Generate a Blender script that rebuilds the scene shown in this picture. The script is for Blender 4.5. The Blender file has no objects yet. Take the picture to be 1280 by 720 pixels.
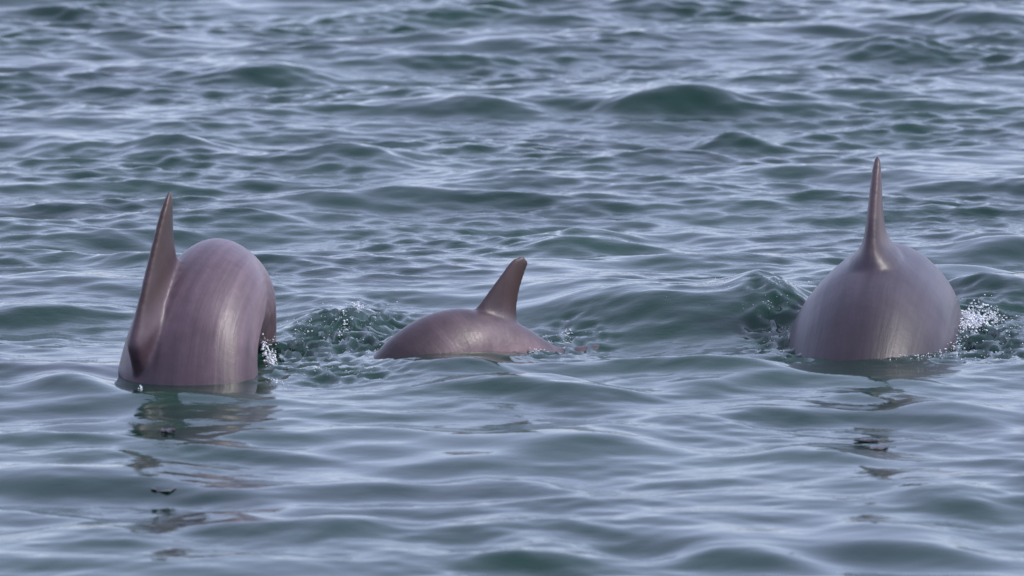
import bpy, bmesh, math, random
import numpy as np
from mathutils import Vector

rng = np.random.default_rng(11)
random.seed(5)
SC = bpy.context.scene
COL = SC.collection

# ------------------------------------------------------------------ camera
CAM_H = 3.0                       # eye height above the sea, from a small boat
F_PX = 9600.0                     # focal length in pixels of a 1280 px wide frame
DEP = math.radians(8.02)          # downward tilt
cam_d = bpy.data.cameras.new('camera')
cam = bpy.data.objects.new('camera', cam_d)
COL.objects.link(cam)
cam.location = (0, 0, CAM_H)
cam.rotation_euler = (math.pi / 2 - DEP, 0, 0)
cam_d.sensor_width = 36
cam_d.lens = F_PX / 1280 * 36
cam_d.clip_start = 0.1
cam_d.clip_end = 30000
cam_d.dof.use_dof = True
cam_d.dof.focus_distance = 21.0
cam_d.dof.aperture_fstop = 6.3
SC.camera = cam

# ------------------------------------------------------------------ light
SUN_EL, SUN_AZ = 42.0, 88.0       # azimuth measured from -Y (behind the camera) towards +X (right)
el, az = math.radians(SUN_EL), math.radians(SUN_AZ)
sun_dir = Vector((math.sin(az) * math.cos(el), -math.cos(az) * math.cos(el), math.sin(el)))
sd = bpy.data.lights.new('sun', 'SUN')
sd.energy = 2.0
sd.angle = math.radians(4.0)
sd.color = (1.0, 0.95, 0.89)
sun = bpy.data.objects.new('sun', sd)
COL.objects.link(sun)
sun.rotation_euler = (-sun_dir).to_track_quat('-Z', 'Y').to_euler()

world = bpy.data.worlds.new('World')
SC.world = world
world.use_nodes = True
wn = world.node_tree
bg = wn.nodes['Background']
sky = wn.nodes.new('ShaderNodeTexSky')
sky.sky_type = 'NISHITA'
sky.sun_disc = False
sky.sun_elevation = el
sky.sun_rotation = math.atan2(sun_dir.x, sun_dir.y)
sky.air_density = 1.0
sky.dust_density = 0.4
sky.ozone_density = 4.0
# thin high haze over the whole sky: an even pale veil in front of the blue
veil = wn.nodes.new('ShaderNodeMix')
veil.data_type = 'RGBA'
veil.inputs['Factor'].default_value = 0.60
veil.inputs['B'].default_value = (4.9, 5.15, 7.5, 1)
wn.links.new(sky.outputs[0], veil.inputs['A'])
wn.links.new(veil.outputs['Result'], bg.inputs[0])
bg.inputs[1].default_value = 0.15

vs = SC.view_settings
vs.view_transform = 'Standard'
vs.look = 'None'
vs.exposure = 0.52
vs.gamma = 1.0
vs.use_curve_mapping = False
SC.cycles.max_bounces = 6
SC.cycles.caustics_reflective = False
SC.cycles.caustics_refractive = False
SC.cycles.sample_clamp_indirect = 4.0


# ------------------------------------------------------------------ helpers
def ray(px, py):
    """direction of a photo pixel"""
    x, y = (px - 640) / F_PX, (360 - py) / F_PX
    c, s = math.cos(DEP), math.sin(DEP)
    return Vector((x, c + y * s, -s + y * c))


def on_water(px, py, z=0.0):
    d = ray(px, py)
    k = (z - CAM_H) / d.z
    return Vector((0, 0, CAM_H)) + d * k


def tag(o, label=None, cat=None, kind=None, group=None):
    for k, v in (('label', label), ('category', cat), ('kind', kind), ('group', group)):
        if v:
            o[k] = v
    return o


def mesh_obj(name, verts, faces, mat, smooth=True):
    me = bpy.data.meshes.new(name)
    me.from_pydata(verts, [], faces)
    me.validate()
    if smooth:
        me.polygons.foreach_set('use_smooth', np.ones(len(me.polygons), dtype=bool))
    me.materials.append(mat)
    o = bpy.data.objects.new(name, me)
    COL.objects.link(o)
    return o


def new_mat(name):
    m = bpy.data.materials.new(name)
    m.use_nodes = True
    nt = m.node_tree
    return m, nt, nt.nodes['Principled BSDF']


def node(nt, typ, **kw):
    n = nt.nodes.new(typ)
    for k, v in kw.items():
        setattr(n, k, v)
    return n


# ------------------------------------------------------------------ materials
def water_material():
    m, nt, p = new_mat('sea_water')
    L = nt.links.new
    p.inputs['IOR'].default_value = 1.34
    p.inputs['Roughness'].default_value = 0.045
    geo = node(nt, 'ShaderNodeNewGeometry')
    n1 = node(nt, 'ShaderNodeTexNoise')
    n1.inputs['Scale'].default_value = 1.1
    n1.inputs['Detail'].default_value = 3
    L(geo.outputs['Position'], n1.inputs['Vector'])
    ramp = node(nt, 'ShaderNodeValToRGB')
    ramp.color_ramp.elements[0].position = 0.35
    ramp.color_ramp.elements[0].color = (0.004, 0.023, 0.016, 1)
    ramp.color_ramp.elements[1].position = 0.7
    ramp.color_ramp.elements[1].color = (0.007, 0.038, 0.022, 1)
    L(n1.outputs['Fac'], ramp.inputs[0])
    L(ramp.outputs[0], p.inputs['Base Color'])
    # fine capillary ripples, smaller than the mesh can carry
    mp = node(nt, 'ShaderNodeMapping')
    mp.inputs['Scale'].default_value = (14, 22, 14)
    L(geo.outputs['Position'], mp.inputs['Vector'])
    n2 = node(nt, 'ShaderNodeTexNoise')
    n2.inputs['Scale'].default_value = 1.0
    n2.inputs['Detail'].default_value = 4
    n2.inputs['Roughness'].default_value = 0.55
    L(mp.outputs[0], n2.inputs['Vector'])
    at = node(nt, 'ShaderNodeAttribute', attribute_name='ripple')
    b = node(nt, 'ShaderNodeBump')
    b.inputs['Distance'].default_value = 0.006
    L(n2.outputs['Fac'], b.inputs['Height'])
    L(at.outputs['Fac'], b.inputs['Strength'])
    L(b.outputs[0], p.inputs['Normal'])
    return m


def skin_material(name, back, flank, belly, fin, streak=(3, 5), mid=.45, front_dark=None, dark=1.0):
    m, nt, p = new_mat(name)
    L = nt.links.new
    d = node(nt, 'ShaderNodeAttribute', attribute_name='dorsal')
    f = node(nt, 'ShaderNodeAttribute', attribute_name='fin')
    tc = node(nt, 'ShaderNodeTexCoord')
    n1 = node(nt, 'ShaderNodeTexNoise')
    n1.inputs['Scale'].default_value = 5.0
    n1.inputs['Detail'].default_value = 5
    n1.inputs['Roughness'].default_value = 0.6
    L(tc.outputs['Object'], n1.inputs['Vector'])
    add = node(nt, 'ShaderNodeMath', operation='MULTIPLY_ADD')
    L(n1.outputs['Fac'], add.inputs[0])
    add.inputs[1].default_value = 0.7
    L(d.outputs['Fac'], add.inputs[2])
    ramp = node(nt, 'ShaderNodeValToRGB')
    e = ramp.color_ramp.elements
    e[0].position = 0.0
    e[0].color = (*belly, 1)
    e[1].position = 0.95
    e[1].color = (*back, 1)
    k = ramp.color_ramp.elements.new(mid)
    k.color = (*flank, 1)
    mr = node(nt, 'ShaderNodeMapRange')
    mr.inputs[1].default_value = -0.7
    mr.inputs[2].default_value = 1.4
    L(add.outputs[0], mr.inputs[0])
    L(mr.outputs[0], ramp.inputs[0])
    mx = node(nt, 'ShaderNodeMix', data_type='RGBA')
    L(f.outputs['Fac'], mx.inputs['Factor'])
    L(ramp.outputs[0], mx.inputs['A'])
    mx.inputs['B'].default_value = (*fin, 1)
    if front_dark:                      # darker front, uneven border: pigment on the calf, painted-in waterline shade on the others
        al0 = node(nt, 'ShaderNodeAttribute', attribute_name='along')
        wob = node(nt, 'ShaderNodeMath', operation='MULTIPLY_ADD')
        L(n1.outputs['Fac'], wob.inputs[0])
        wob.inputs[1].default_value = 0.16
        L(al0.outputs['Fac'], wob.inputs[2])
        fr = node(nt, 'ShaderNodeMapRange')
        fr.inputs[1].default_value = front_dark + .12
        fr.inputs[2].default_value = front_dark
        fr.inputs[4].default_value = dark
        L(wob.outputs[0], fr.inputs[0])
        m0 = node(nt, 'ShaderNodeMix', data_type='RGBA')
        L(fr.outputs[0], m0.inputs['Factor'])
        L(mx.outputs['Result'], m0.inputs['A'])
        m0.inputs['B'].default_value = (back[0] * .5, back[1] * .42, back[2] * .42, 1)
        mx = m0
    # scratches and mottling running along the body
    n2 = node(nt, 'ShaderNodeTexNoise')
    n2.inputs['Scale'].default_value = 26.0
    n2.inputs['Detail'].default_value = 6
    n2.inputs['Roughness'].default_value = 0.65
    L(tc.outputs['Object'], n2.inputs['Vector'])
    mr2 = node(nt, 'ShaderNodeMapRange')
    mr2.inputs[1].default_value = 0.3
    mr2.inputs[2].default_value = 0.7
    mr2.inputs[3].default_value = 0.58
    mr2.inputs[4].default_value = 1.38
    # streaks that follow the body's length
    al = node(nt, 'ShaderNodeAttribute', attribute_name='along')
    an = node(nt, 'ShaderNodeAttribute', attribute_name='angle')
    cmb = node(nt, 'ShaderNodeCombineXYZ')
    L(al.outputs['Fac'], cmb.inputs[0])
    L(an.outputs['Fac'], cmb.inputs[1])
    mp = node(nt, 'ShaderNodeMapping')
    mp.inputs['Scale'].default_value = (*streak, 1)
    L(cmb.outputs[0], mp.inputs['Vector'])
    n3 = node(nt, 'ShaderNodeTexNoise')
    n3.inputs['Scale'].default_value = 1.0
    n3.inputs['Detail'].default_value = 4
    n3.inputs['Roughness'].default_value = 0.6
    L(mp.outputs[0], n3.inputs['Vector'])
    av = node(nt, 'ShaderNodeMath', operation='MULTIPLY_ADD')
    L(n3.outputs['Fac'], av.inputs[0])
    av.inputs[1].default_value = 0.7
    hf = node(nt, 'ShaderNodeMath', operation='MULTIPLY')
    hf.inputs[1].default_value = 0.3
    L(n2.outputs['Fac'], hf.inputs[0])
    L(hf.outputs[0], av.inputs[2])
    L(av.outputs[0], mr2.inputs[0])
    # broad blotches of browner skin
    n4 = node(nt, 'ShaderNodeTexNoise')
    n4.inputs['Scale'].default_value = 7.0
    n4.inputs['Detail'].default_value = 3
    L(tc.outputs['Object'], n4.inputs['Vector'])
    mr4 = node(nt, 'ShaderNodeMapRange')
    mr4.inputs[1].default_value = 0.50
    mr4.inputs[2].default_value = 0.72
    mr4.inputs[4].default_value = 0.75
    L(n4.outputs['Fac'], mr4.inputs[0])
    br = node(nt, 'ShaderNodeMix', data_type='RGBA')
    L(mr4.outputs[0], br.inputs['Factor'])
    L(mx.outputs['Result'], br.inputs['A'])
    br.inputs['B'].default_value = (*[.62 * c for c in back[:1]], .52 * back[1], .52 * back[2], 1)
    mx = br
    mul = node(nt, 'ShaderNodeMix', data_type='RGBA', blend_type='MULTIPLY')
    mul.inputs['Factor'].default_value = 1.0
    L(mx.outputs['Result'], mul.inputs['A'])
    L(mr2.outputs[0], mul.inputs['B'])
    L(mul.outputs['Result'], p.inputs['Base Color'])
    p.inputs['Roughness'].default_value = 0.55
    p.inputs['Coat Weight'].default_value = 0.75
    p.inputs['Coat Roughness'].default_value = 0.38
    p.inputs['Specular IOR Level'].default_value = 0.22
    p.inputs['Coat IOR'].default_value = 1.33
    b = node(nt, 'ShaderNodeBump')
    b.inputs['Strength'].default_value = 0.45
    b.inputs['Distance'].default_value = 0.005
    hs = node(nt, 'ShaderNodeMath', operation='ADD')
    L(n1.outputs['Fac'], hs.inputs[0])
    L(n3.outputs['Fac'], hs.inputs[1])
    L(hs.outputs[0], b.inputs['Height'])
    L(b.outputs[0], p.inputs['Normal'])
    L(b.outputs[0], p.inputs['Coat Normal'])
    return m


def foam_material():
    m, nt, p = new_mat('white_water')
    p.inputs['Base Color'].default_value = (0.80, 0.82, 0.83, 1)
    p.inputs['Roughness'].default_value = 0.12
    p.inputs['IOR'].default_value = 1.33
    return m


def drop_material():
    m, nt, p = new_mat('clear_water_drops')
    p.inputs['Base Color'].default_value = (0.9, 0.95, 0.95, 1)
    p.inputs['Roughness'].default_value = 0.05
    p.inputs['IOR'].default_value = 1.33
    p.inputs['Transmission Weight'].default_value = 0.6
    return m


WATER = water_material()
FOAM = foam_material()
DROPS = drop_material()

# ------------------------------------------------------------------ sea surface
def axis(lo, hi, step, far, ratio=1.13):
    mid = np.arange(lo, hi + step * .5, step)
    out, s, x = [], step, 0.0
    while x < far:
        s *= ratio
        x += s
        out.append(x)
    out = np.array(out)
    a = np.concatenate([lo - out[::-1], mid, hi + out])
    return a


gx = axis(-2.6, 2.6, 0.010, 6000)
gy = axis(15.6, 31.0, 0.015, 6000)
X, Y = np.meshgrid(gx.astype(np.float32), gy.astype(np.float32))
stepx = np.gradient(gx).astype(np.float32)
stepy = np.gradient(gy).astype(np.float32)
SPACING = np.maximum(stepx[None, :], stepy[:, None])

# 'chop': 0 calm water near the camera, 1 wind-ruffled water further out
def smooth(a, lo, hi):
    t = np.clip((a - lo) / (hi - lo), 0, 1)
    return t * t * (3 - 2 * t)


def lownoise(seed, scale):
    r = np.random.default_rng(seed)
    n = np.zeros_like(X)
    for _ in range(7):
        th = r.uniform(0, 2 * math.pi)
        k = 2 * math.pi / (scale * r.uniform(.7, 1.8))
        n += np.sin(k * (X * math.cos(th) + Y * math.sin(th)) + r.uniform(0, 6.28)).astype(np.float32)
    return n / 7 ** .5


gust = lownoise(3, 1.7)
chop = smooth(Y, 18.6, 23.5)
amp_long = 0.85 + 0.15 * chop
amp_mid = (0.74 + 0.26 * chop) * np.clip(1 + 0.35 * gust, .3, 1.8)
amp_short = (0.30 + 0.70 * chop) * np.clip(1 + 0.5 * lownoise(8, 1.1), .15, 2.0)

# water lies calmer close in front of the animals
def blob(px, py, sx, sy, z=0):
    c = on_water(px, py, z)
    return np.exp(-(((X - c.x) / sx) ** 2 + ((Y - c.y) / sy) ** 2))


calm = 1 - 0.6 * np.clip(blob(225, 482, .22, .25) + blob(560, 450, .25, .25) + blob(1095, 454, .22, .25), 0, 1)

Z = np.zeros_like(X)
DX = np.zeros_like(X)
DY = np.zeros_like(X)


def band(n, lmin, lmax, slope, spread, main, amp, seed, choppy):
    global Z, DX, DY
    r = np.random.default_rng(seed)
    mask_cache = {}
    for i in range(n):
        lam = math.exp(math.log(lmin) + (i + r.uniform(0, 1)) / n * math.log(lmax / lmin))
        th = main + r.normal(0, spread)
        k = 2 * math.pi / lam
        a = slope / k * math.sqrt(2.0 / n) * r.uniform(.7, 1.3)
        cx, cy = math.cos(th), math.sin(th)
        ph = (k * cx) * X + (k * cy) * Y + r.uniform(0, 6.283)
        key = round(math.log(lam) * 3)
        if key not in mask_cache:
            mask_cache[key] = amp * smooth(SPACING, lam * .45, lam * .25)
        w = mask_cache[key] * a
        Z += w * np.cos(ph)
        s = np.sin(ph) * w * choppy
        DX -= s * cx
        DY -= s * cy


TOCAM = -math.pi / 2
band(14, 0.7, 2.4, 0.045, 0.45, TOCAM + .12, amp_long * calm, 21, 0.9)
band(44, 0.19, 0.7, 0.115, 0.38, TOCAM - .10, amp_mid * calm, 22, 0.6)
band(44, 0.060, 0.19, 0.130, 0.52, TOCAM + .05, amp_short * calm, 23, 0.3)


# single crests that stand out in the photograph: pixel of the crest line's centre, half length in px, height in m
CRESTS = [
    (212, 180, 85, .045), (448, 188, 70, .036), (838, 118, 105, .050), (915, 170, 52, .034), (1000, 90, 95, .036),
    (330, 84, 75, .034), (1090, 58, 90, .034), (560, 125, 120, .032), (60, 5, 120, .045), (1240, 14, 80, .04),
    (850, 360, 215, .085), (1250, 348, 85, .055), (720, 288, 85, .034), (60, 380, 130, .035), (80, 178, 60, .03),
    (640, 474, 170, .038), (915, 463, 110, .034), (930, 672, 110, .036), (1130, 668, 120, .036), (330, 645, 130, .030),
    (1020, 566, 90, .026), (110, 588, 150, .026), (1190, 515, 90, .022), (640, 604, 90, .020), (720, 545, 110, .022),
    (130, 672, 110, .024), (440, 655, 70, .022), (680, 686, 90, .026), (1190, 628, 70, .018), (1250, 300, 60, .03), (418, 387, 75, .05), (88, 478, 60, .024), (560, 449, 105, .032), (960, 378, 55, .05),
]
for i, (px, py, hw, h) in enumerate(CRESTS):
    c = on_water(px, py, h)
    sx = hw / F_PX * c.y * 0.85
    r = np.random.default_rng(100 + i)
    v = Y - c.y + 0.25 * (X - c.x) * r.uniform(-1, 1) - 0.05 * np.sin((X - c.x) * r.uniform(4, 9) + r.uniform(0, 6))
    sf = 0.068 + h * 1.3
    prof = np.where(v < 0, np.exp(-(v / sf) ** 2), np.exp(-(v / (sf * 2.6)) ** 2))
    Z += (h * np.exp(-np.abs((X - c.x) / sx) ** 2.6) * prof).astype(np.float32)

# broken water thrown up beside the animals
TURB = [  # pixel, half sizes in m, height
    (425, 425, .13, .40, .020), (470, 405, .08, .30, .016), (355, 445, .07, .25, .016), (430, 470, .16, .14, .010),
    (710, 425, .10, .28, .014), (672, 438, .06, .18, .012), (975, 420, .075, .40, .018), (1225, 410, .12, .40, .022),
    (1240, 435, .10, .2, .012), (1150, 446, .12, .10, .008), (250, 455, .12, .1, .003),
]
tz = np.zeros_like(X)
for (px, py, sx, sy, h) in TURB:
    tz += h * blob(px, py, sx, sy)
tn = np.zeros_like(X)
r = np.random.default_rng(77)
for i in range(34):
    lam = math.exp(r.uniform(math.log(.045), math.log(.15)))
    th = r.uniform(0, 6.283)
    tn += (np.sin(2 * math.pi / lam * (X * math.cos(th) + Y * math.sin(th)) + r.uniform(0, 6.28)) * (lam / .1) ** .8).astype(np.float32)
tn /= 34 ** .5 * .55
Z += tz * (.55 - np.abs(tn) * .75)

# water heaped over the submerged shoulder of the biggest dolphin
Z += .012 * blob(105, 492, .15, .16) + .02 * blob(235, 500, .17, .12)

XX, YY = X + DX, Y + DY
nx, ny = len(gx), len(gy)
co = np.stack([XX, YY, Z], -1).reshape(-1, 3).astype(np.float32)
me = bpy.data.meshes.new('water')
me.vertices.add(nx * ny)
me.vertices.foreach_set('co', co.ravel())
idx = np.arange(nx * ny, dtype=np.int32).reshape(ny, nx)
quads = np.stack([idx[:-1, :-1], idx[:-1, 1:], idx[1:, 1:], idx[1:, :-1]], -1).reshape(-1)
nq = (nx - 1) * (ny - 1)
me.loops.add(nq * 4)
me.loops.foreach_set('vertex_index', quads)
me.polygons.add(nq)
me.polygons.foreach_set('loop_start', np.arange(0, nq * 4, 4, dtype=np.int32))
me.polygons.foreach_set('use_smooth', np.ones(nq, dtype=bool))
me.update(calc_edges=True)
ra = me.attributes.new('ripple', 'FLOAT', 'POINT')
ra.data.foreach_set('value', np.clip(0.10 + 0.55 * amp_short * calm, 0, 1).astype(np.float32).ravel())
me.materials.append(WATER)
water = bpy.data.objects.new('water', me)
COL.objects.link(water)
tag(water, kind='structure')


def water_z(x, y):
    u, v = x, y
    for _ in range(6):                      # undo the sideways shift of the wave crests
        i = int(np.clip(round(float(np.interp(u, gx, np.arange(nx)))), 1, nx - 2))
        j = int(np.clip(round(float(np.interp(v, gy, np.arange(ny)))), 1, ny - 2))
        u, v = x - float(DX[j, i]), y - float(DY[j, i])
    return float(Z[j, i])


# ------------------------------------------------------------------ dolphins
def spline(pts, n):
    """Catmull-Rom through pts, then even arc length samples"""
    P = np.array(pts, float)
    P = np.vstack([2 * P[0] - P[1], P, 2 * P[-1] - P[-2]])
    out = []
    for i in range(1, len(P) - 2):
        p0, p1, p2, p3 = P[i - 1], P[i], P[i + 1], P[i + 2]
        for t in np.linspace(0, 1, 40, endpoint=False):
            out.append(.5 * ((2 * p1) + (-p0 + p2) * t + (2 * p0 - 5 * p1 + 4 * p2 - p3) * t * t + (-p0 + 3 * p1 - 3 * p2 + p3) * t ** 3))
    out.append(P[-2])
    out = np.array(out)
    d = np.concatenate([[0], np.cumsum(np.linalg.norm(np.diff(out, axis=0), axis=1))])
    s = np.linspace(0, d[-1], n)
    return np.stack([np.interp(s, d, out[:, k]) for k in range(3)], 1), d[-1]


# half height and half width of the body along its length, as shares of the length
PT = [0.0, .02, .055, .075, .10, .15, .22, .32, .42, .52, .62, .72, .82, .90, .95, 1.0]
PH = [.006, .016, .021, .036, .050, .062, .073, .083, .085, .079, .066, .052, .038, .027, .018, .006]
PW = [.006, .018, .024, .036, .048, .060, .072, .082, .084, .076, .060, .042, .025, .014, .010, .006]


def dolphin(name, label, origin, heading, prof, roll, girth, fin, mat, voxel=.007, front=1.0, ridge=.16):
    """prof: (forward, up) pairs of the spine from beak to flukes, in metres; fin: dict of the dorsal fin"""
    hd = Vector((heading[0], heading[1], 0)).normalized()
    pts = []
    for q in prof:
        u, z = q[0], q[1]
        side = q[2] if len(q) > 2 else 0.0
        pts.append((origin.x + hd.x * u - hd.y * side, origin.y + hd.y * u + hd.x * side, origin.z + z))
    N = 130
    S, LEN = spline(pts, N)
    T = np.gradient(S, axis=0)
    T /= np.linalg.norm(T, axis=1)[:, None]          # towards the tail
    ups = []
    side_h = np.array([-hd.y, hd.x, 0.0])            # the animal's left
    ts = np.linspace(0, 1, N)
    for i in range(N):
        side = side_h - T[i] * side_h.dot(T[i])
        side /= np.linalg.norm(side)
        up = np.cross(side, T[i])
        if up[2] < 0 and abs(T[i][2]) < .9:
            up = -up
        rr = math.radians(np.interp(ts[i], [0, .5, 1], roll))
        ups.append((up * math.cos(rr) - side * math.sin(rr), side * math.cos(rr) + up * math.sin(rr)))
    UP = np.array([a for a, _ in ups])
    SD = np.array([b for _, b in ups])
    hh = np.interp(ts, PT, PH) * LEN * girth
    ww = np.interp(ts, PT, PW) * LEN * girth
    grow = 1 + (front - 1) * smooth(ts, .62, .40)
    hh, ww = hh * (1 + (grow - 1) * .5), ww * grow
    M = 40
    V, F = [], []
    for i in range(N):
        for j in range(M):
            a = 2 * math.pi * j / M
            c, s = math.cos(a), math.sin(a)
            V.append(S[i] + UP[i] * hh[i] * c + SD[i] * ww[i] * s * (1 - ridge * max(c, 0) ** 1.5))
    for i in range(N - 1):
        for j in range(M):
            F.append((i * M + j, i * M + (j + 1) % M, (i + 1) * M + (j + 1) % M, (i + 1) * M + j))
    F.append(tuple(range(M))[::-1])
    F.append(tuple((N - 1) * M + j for j in range(M)))

    def foil(base, chord, out, thick, rows):
        """rows: (distance out, leading edge, trailing edge, half thickness)"""
        K = 20
        o = len(V)
        for (h, le, te, th) in rows:
            for k in range(K):
                a = 2 * math.pi * k / K
                cc = (1 - math.cos(a)) / 2                     # 0 leading edge .. 1 trailing edge
                y = math.sin(a) * (1 - .35 * cc) * th
                V.append(base + chord * (le + (te - le) * cc) + out * h + thick * y)
        for i in range(len(rows) - 1):
            for k in range(K):
                F.append((o + i * K + k, o + i * K + (k + 1) % K, o + (i + 1) * K + (k + 1) % K, o + (i + 1) * K + k))
        F.append(tuple(o + k for k in range(K))[::-1])
        F.append(tuple(o + (len(rows) - 1) * K + k for k in range(K)))

    # dorsal fin
    ft, H, Cc = fin['t'], fin['h'], fin['chord']
    i0 = int(ft * (N - 1))
    lean = math.radians(fin.get('lean', 0))
    pit = math.radians(fin.get('pitch', 0))
    up, sd_, tn_ = UP[i0], SD[i0], T[i0]
    fo = up * math.cos(lean) - sd_ * math.sin(lean)
    fs = sd_ * math.cos(lean) + up * math.sin(lean)
    fo, fc = fo * math.cos(pit) + tn_ * math.sin(pit), tn_ * math.cos(pit) - fo * math.sin(pit)
    base = S[i0] + UP[i0] * hh[i0]
    rows = []
    for u in np.linspace(-fin.get('deep', .35), 1, 24):
        uu = max(u, 0)
        le = -Cc * .5 + fin['sweep'] * uu ** fin.get('curve', 1.15)
        le -= fin.get('root', 0) * math.exp(-uu / .12)
        te0 = -Cc * .5 + fin['sweep'] + fin['tip']
        te = Cc * .5 + (te0 - Cc * .5) * uu - fin.get('hollow', .03) * math.sin(math.pi * uu ** .8)
        if u < 0:
            le -= .25 * Cc * min(-u, .3) * (0 if 'deep' in fin else 1)
            te += .25 * Cc * min(-u, .3)
        tip = math.sqrt(max(1 - max((u - .86) / .14, 0) ** 2, .0))
        mid = (le + te) * .5
        half = max((te - le) * .5, .02 * H + .010) * (tip * .8 + .2)
        th = fin['thick'] * (1 - .62 * uu) * (tip * .6 + .4) + fin.get('flare', .03) * math.exp(-max(u, -.05) / .10) * (1 if u > -.1 else 1)
        rows.append((u * H, mid - half, mid + half, min(th, .085)))
    foil(base, fc, fo, fs, rows)
    # flippers
    i1 = int(.25 * (N - 1))
    for sg in (-1, 1):
        out = SD[i1] * sg * .75 - UP[i1] * .45 + T[i1] * .55
        out /= np.linalg.norm(out)
        ch = T[i1] - out * T[i1].dot(out)
        ch /= np.linalg.norm(ch)
        nn = np.cross(out, ch)
        b = S[i1] + SD[i1] * sg * ww[i1] * .75 - UP[i1] * hh[i1] * .55
        R = []
        for u in np.linspace(-.15, 1, 10):
            c = .055 * LEN * (1 - .75 * max(u, 0) ** 1.6)
            R.append((u * .15 * LEN, -c * .5 + .03 * LEN * max(u, 0) ** 2, c * .5 + .03 * LEN * max(u, 0) ** 2, .011 * LEN * (1 - .6 * max(u, 0))))
        foil(b, ch, out, nn, R)
    # flukes
    i2 = int(.955 * (N - 1))
    for sg in (-1, 1):
        out = SD[i2] * sg
        R = []
        for u in np.linspace(-.05, 1, 10):
            uu = max(u, 0)
            c = .085 * LEN * (1 - .85 * uu ** 1.3)
            R.append((u * .125 * LEN, -c * .5 + .055 * LEN * uu ** 1.4, c * .5 + .04 * LEN * uu ** 1.6, .010 * LEN * (1 - .6 * uu)))
        foil(S[i2], T[i2], out, UP[i2], R)

    base_pt = np.array([origin.x, origin.y, origin.z])
    tmp = mesh_obj(name + '_raw', [tuple(np.asarray(v) - base_pt) for v in V], F, mat)
    md = tmp.modifiers.new('remesh', 'REMESH')
    md.mode = 'VOXEL'
    md.voxel_size = voxel
    md.use_smooth_shade = True
    sm = tmp.modifiers.new('smooth', 'SMOOTH')
    sm.factor = .5
    sm.iterations = 10
    dg = bpy.context.evaluated_depsgraph_get()
    me2 = bpy.data.meshes.new_from_object(tmp.evaluated_get(dg))
    me2.name = name
    old = tmp.data
    bpy.data.objects.remove(tmp)
    bpy.data.meshes.remove(old)
    nv = len(me2.vertices)
    C = np.empty(nv * 3, np.float32)
    me2.vertices.foreach_get('co', C)
    C = C.reshape(-1, 3) + base_pt
    best = np.zeros(nv, int)
    bd = np.full(nv, 1e9)
    for i in range(0, N):
        d = ((C - S[i]) ** 2).sum(1)
        m_ = d < bd
        bd[m_] = d[m_]
        best[m_] = i
    rel = C - S[best]
    dor = (rel * UP[best]).sum(1) / np.maximum(np.sqrt(bd), 1e-5)
    rel_b = C - base
    hfin = rel_b.dot(fo)
    cf = rel_b.dot(fc)
    fmask = smooth(hfin, .0, .07) * smooth(np.abs(rel_b.dot(fs)), .085, .03) * (np.abs(cf) < .5)
    for nm, arr in (('dorsal', dor), ('fin', fmask), ('along', best / N * LEN), ('angle', np.arctan2((rel * SD[best]).sum(1), (rel * UP[best]).sum(1)))):
        a = me2.attributes.new(nm, 'FLOAT', 'POINT')
        a.data.foreach_set('value', arr.astype(np.float32))
    me2.polygons.foreach_set('use_smooth', np.ones(len(me2.polygons), dtype=bool))
    if not me2.materials:
        me2.materials.append(mat)
    o = bpy.data.objects.new(name, me2)
    COL.objects.link(o)
    o.location = base_pt
    tag(o, label, 'dolphin', None, 'dolphins surfacing side by side')
    return o


SKIN_A = skin_material('dolphin_skin', (.092, .058, .072), (.145, .093, .110), (.26, .180, .20), (.040, .019, .016), front_dark=1.36, dark=.65)  # front_dark paints the shade low on the body into the colour
SKIN_B = skin_material('calf_skin', (.058, .035, .040), (.22, .145, .152), (.40, .29, .29), (.060, .034, .032), (26, 1.5), .66, .68)
SKIN_C = skin_material('old_dolphin_skin', (.046, .033, .044), (.072, .052, .063), (.15, .105, .12), (.080, .050, .053), front_dark=1.04, dark=.95)  # front_dark puts the shade facing the dark water into the skin colour

# the big one, diving towards the left with its flank turned to the light
o1 = on_water(233, 465)
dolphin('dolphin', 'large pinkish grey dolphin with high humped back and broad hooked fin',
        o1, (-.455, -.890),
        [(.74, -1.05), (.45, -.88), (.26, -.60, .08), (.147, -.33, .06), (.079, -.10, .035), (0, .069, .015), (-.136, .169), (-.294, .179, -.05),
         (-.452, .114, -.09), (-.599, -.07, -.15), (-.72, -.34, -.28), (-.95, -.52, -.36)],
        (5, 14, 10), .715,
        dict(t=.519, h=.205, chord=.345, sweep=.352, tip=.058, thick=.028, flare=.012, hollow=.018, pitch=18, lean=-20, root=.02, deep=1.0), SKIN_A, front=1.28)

# the calf, low in the water
o2 = on_water(566, 441)
dolphin('dolphin', 'small dolphin calf lying low in the water with a short leaning fin',
        o2, (-.82, -.57),
        [(.46, -.56), (.32, -.34), (.175, -.115), (.03, -.01), (-.14, -.02), (-.32, -.085), (-.50, -.07), (-.72, -.08)],
        (0, 0, 0), 1.02,
        dict(t=.585, h=.165, chord=.14, sweep=.10, tip=.052, thick=.021, flare=.012, hollow=.012, curve=1.0), SKIN_B, .0045)

# the one seen end on, swimming towards the camera
o3 = on_water(1110, 440)
o3.y += .42
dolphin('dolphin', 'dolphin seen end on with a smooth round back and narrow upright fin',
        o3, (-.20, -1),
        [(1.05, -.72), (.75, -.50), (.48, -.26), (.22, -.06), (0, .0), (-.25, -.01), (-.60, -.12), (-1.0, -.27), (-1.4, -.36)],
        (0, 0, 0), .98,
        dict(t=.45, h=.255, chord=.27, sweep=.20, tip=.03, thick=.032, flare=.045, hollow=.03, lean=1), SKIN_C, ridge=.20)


# ------------------------------------------------------------------ splashes
def ico():
    bm = bmesh.new()
    bmesh.ops.create_icosphere(bm, subdivisions=1, radius=1)
    v = np.array([tuple(q.co) for q in bm.verts])
    f = [tuple(q.index for q in p.verts) for p in bm.faces]
    bm.free()
    return v, f


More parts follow.
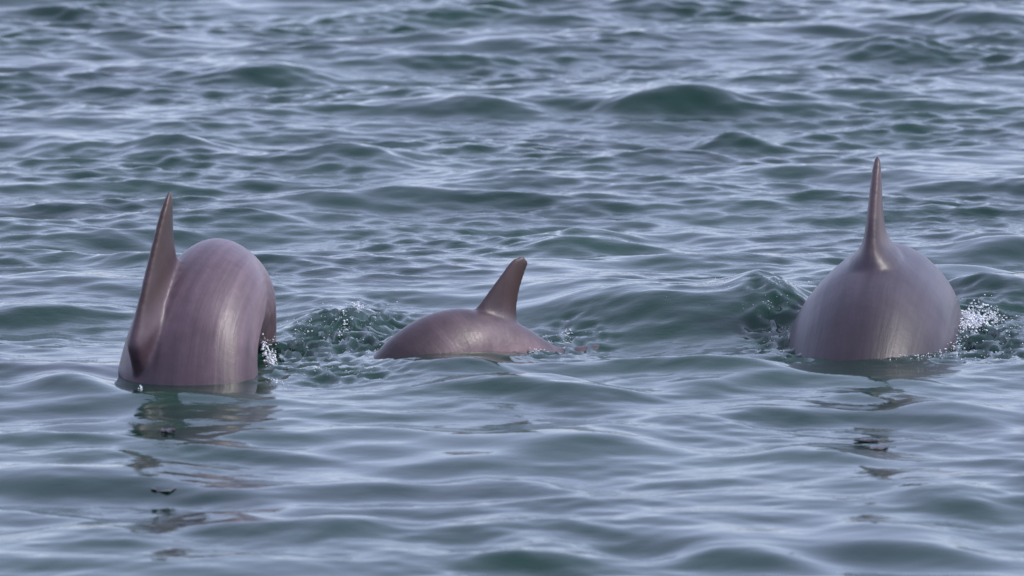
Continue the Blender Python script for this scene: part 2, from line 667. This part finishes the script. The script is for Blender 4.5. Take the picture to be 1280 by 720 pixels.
IV, IF = ico()


def splash(label, spots, mat, seed):
    """spots: (px, py, spread px x, spread px y, count, size m, lift m)"""
    r = np.random.default_rng(seed)
    V, F = [], []
    for (px, py, sx, sy, n, size, lift) in spots:
        for _ in range(int(n * 7)):
            p = on_water(px + r.normal(0, sx), py + r.normal(0, sy))
            z = water_z(p.x, p.y) + abs(r.normal(0, lift))
            s = size * .30 * math.exp(min(r.normal(0, .6), .75))
            sc = np.array([r.uniform(.7, 1.8), r.uniform(.7, 1.5), r.uniform(.6, 1.1)]) * s
            th = r.uniform(0, 6.28)
            q = IV * sc * (1 + r.normal(0, .12, (len(IV), 1)))
            q = np.stack([q[:, 0] * math.cos(th) - q[:, 1] * math.sin(th), q[:, 0] * math.sin(th) + q[:, 1] * math.cos(th), q[:, 2]], 1)
            o = len(V)
            V += [tuple(k + np.array([p.x, p.y, z])) for k in q]
            F += [tuple(o + i for i in f) for f in IF]
    o = mesh_obj('splash', V, F, mat)
    tag(o, label, 'splash', 'stuff')
    return o


splash('white droplets tossed up between the large dolphin and the calf',
       [(337, 444, 4, 7, 26, .0055, .012), (330, 436, 2, 3, 6, .008, .02), (343, 455, 3, 3, 8, .006, .008),
        (447, 396, 3, 4, 10, .004, .01), (428, 416, 4, 5, 12, .0045, .008), (440, 415, 28, 12, 40, .0022, .012),
        (375, 420, 12, 10, 10, .003, .008), (470, 440, 6, 3, 6, .003, .004), (440, 468, 28, 4, 12, .0025, .002),
        (345, 478, 8, 2, 5, .0035, .002)], FOAM, 1)
splash('few white droplets at the waterline below the leaning fin',
       [(668, 442, 5, 3, 10, .003, .004), (709, 416, 3, 3, 7, .0035, .006), (700, 420, 14, 4, 12, .002, .005)], FOAM, 2)
splash('white splash at the flank of the dolphin seen end on',
       [(1210, 405, 12, 5, 380, .0052, .010), (1235, 398, 10, 4, 50, .0045, .012), (1195, 425, 8, 8, 25, .0035, .006),
        (1262, 412, 10, 8, 14, .003, .006), (1160, 443, 28, 3, 22, .003, .004), (1245, 440, 16, 4, 8, .003, .003)], FOAM, 3)
splash('scattered droplets on the dark ripple beside the narrow upright fin',
       [(975, 412, 14, 16, 14, .0026, .006), (1012, 360, 6, 4, 2, .003, .004), (900, 392, 30, 14, 6, .002, .003)], FOAM, 4)
splash('bright droplets at the foot of the broad hooked fin',
       [(176, 467, 4, 2, 9, .004, .006), (176, 497, 1.5, 1, 2, .004, .004)], FOAM, 5)


# ------------------------------------------------------------------ scraps afloat
def scrap_material():
    m, nt, p = new_mat('wet_weed')
    n = node(nt, 'ShaderNodeTexNoise')
    n.inputs['Scale'].default_value = 60
    r_ = node(nt, 'ShaderNodeValToRGB')
    r_.color_ramp.elements[0].color = (.010, .008, .008, 1)
    r_.color_ramp.elements[1].color = (.050, .030, .030, 1)
    nt.links.new(n.outputs['Fac'], r_.inputs[0])
    nt.links.new(r_.outputs[0], p.inputs['Base Color'])
    p.inputs['Roughness'].default_value = .35
    return m


WEED = scrap_material()


def scrap(px, py, length, width, height, turn, label, seed):
    """a torn, curled blade of weed lying on the surface"""
    r = np.random.default_rng(seed)
    c = on_water(px, py)
    zb = water_z(c.x, c.y)
    V, F = [], []
    n, k = 14, 8
    wob = r.uniform(0, 6.28, 3)
    for i in range(n):
        t = i / (n - 1)
        w = width * (math.sin(math.pi * (.06 + .88 * t)) ** .6) * (1 + .3 * math.sin(9 * t + wob[0]))
        x = (t - .5) * length
        y = .25 * width * math.sin(5 * t + wob[1])
        wx = c.x + x * math.cos(turn) - y * math.sin(turn)
        wy = c.y + x * math.sin(turn) + y * math.cos(turn)
        z = water_z(wx, wy) + height * ((-.3 if length > .05 else .35) + .4 * abs(math.sin(4 * t + wob[2])))
        for j in range(k):
            a = 2 * math.pi * j / k
            V.append((wx - c.x - w * .5 * math.cos(a) * math.sin(turn), wy - c.y + w * .5 * math.cos(a) * math.cos(turn), z - zb + height * .5 * math.sin(a)))
    for i in range(n - 1):
        for j in range(k):
            F.append((i * k + j, i * k + (j + 1) % k, (i + 1) * k + (j + 1) % k, (i + 1) * k + j))
    F.append(tuple(range(k))[::-1])
    F.append(tuple((n - 1) * k + j for j in range(k)))
    o = mesh_obj('floating_weed', V, F, WEED)
    o.location = (c.x, c.y, zb)
    tag(o, label, 'weed')
    return o


scrap(209, 544, .030, .05, .010, .3, 'small dark knob floating in front of the large dolphin', 1)
scrap(205, 612, .060, .03, .003, .1, 'long thin dark scrap floating in front of the large dolphin', 2)
scrap(1082, 549, .022, .05, .005, 1.0, 'tiny dark scrap floating in front of the end on dolphin', 3)
scrap(1098, 557, .036, .06, .005, -.3, 'short brown scrap floating in front of the end on dolphin', 4)
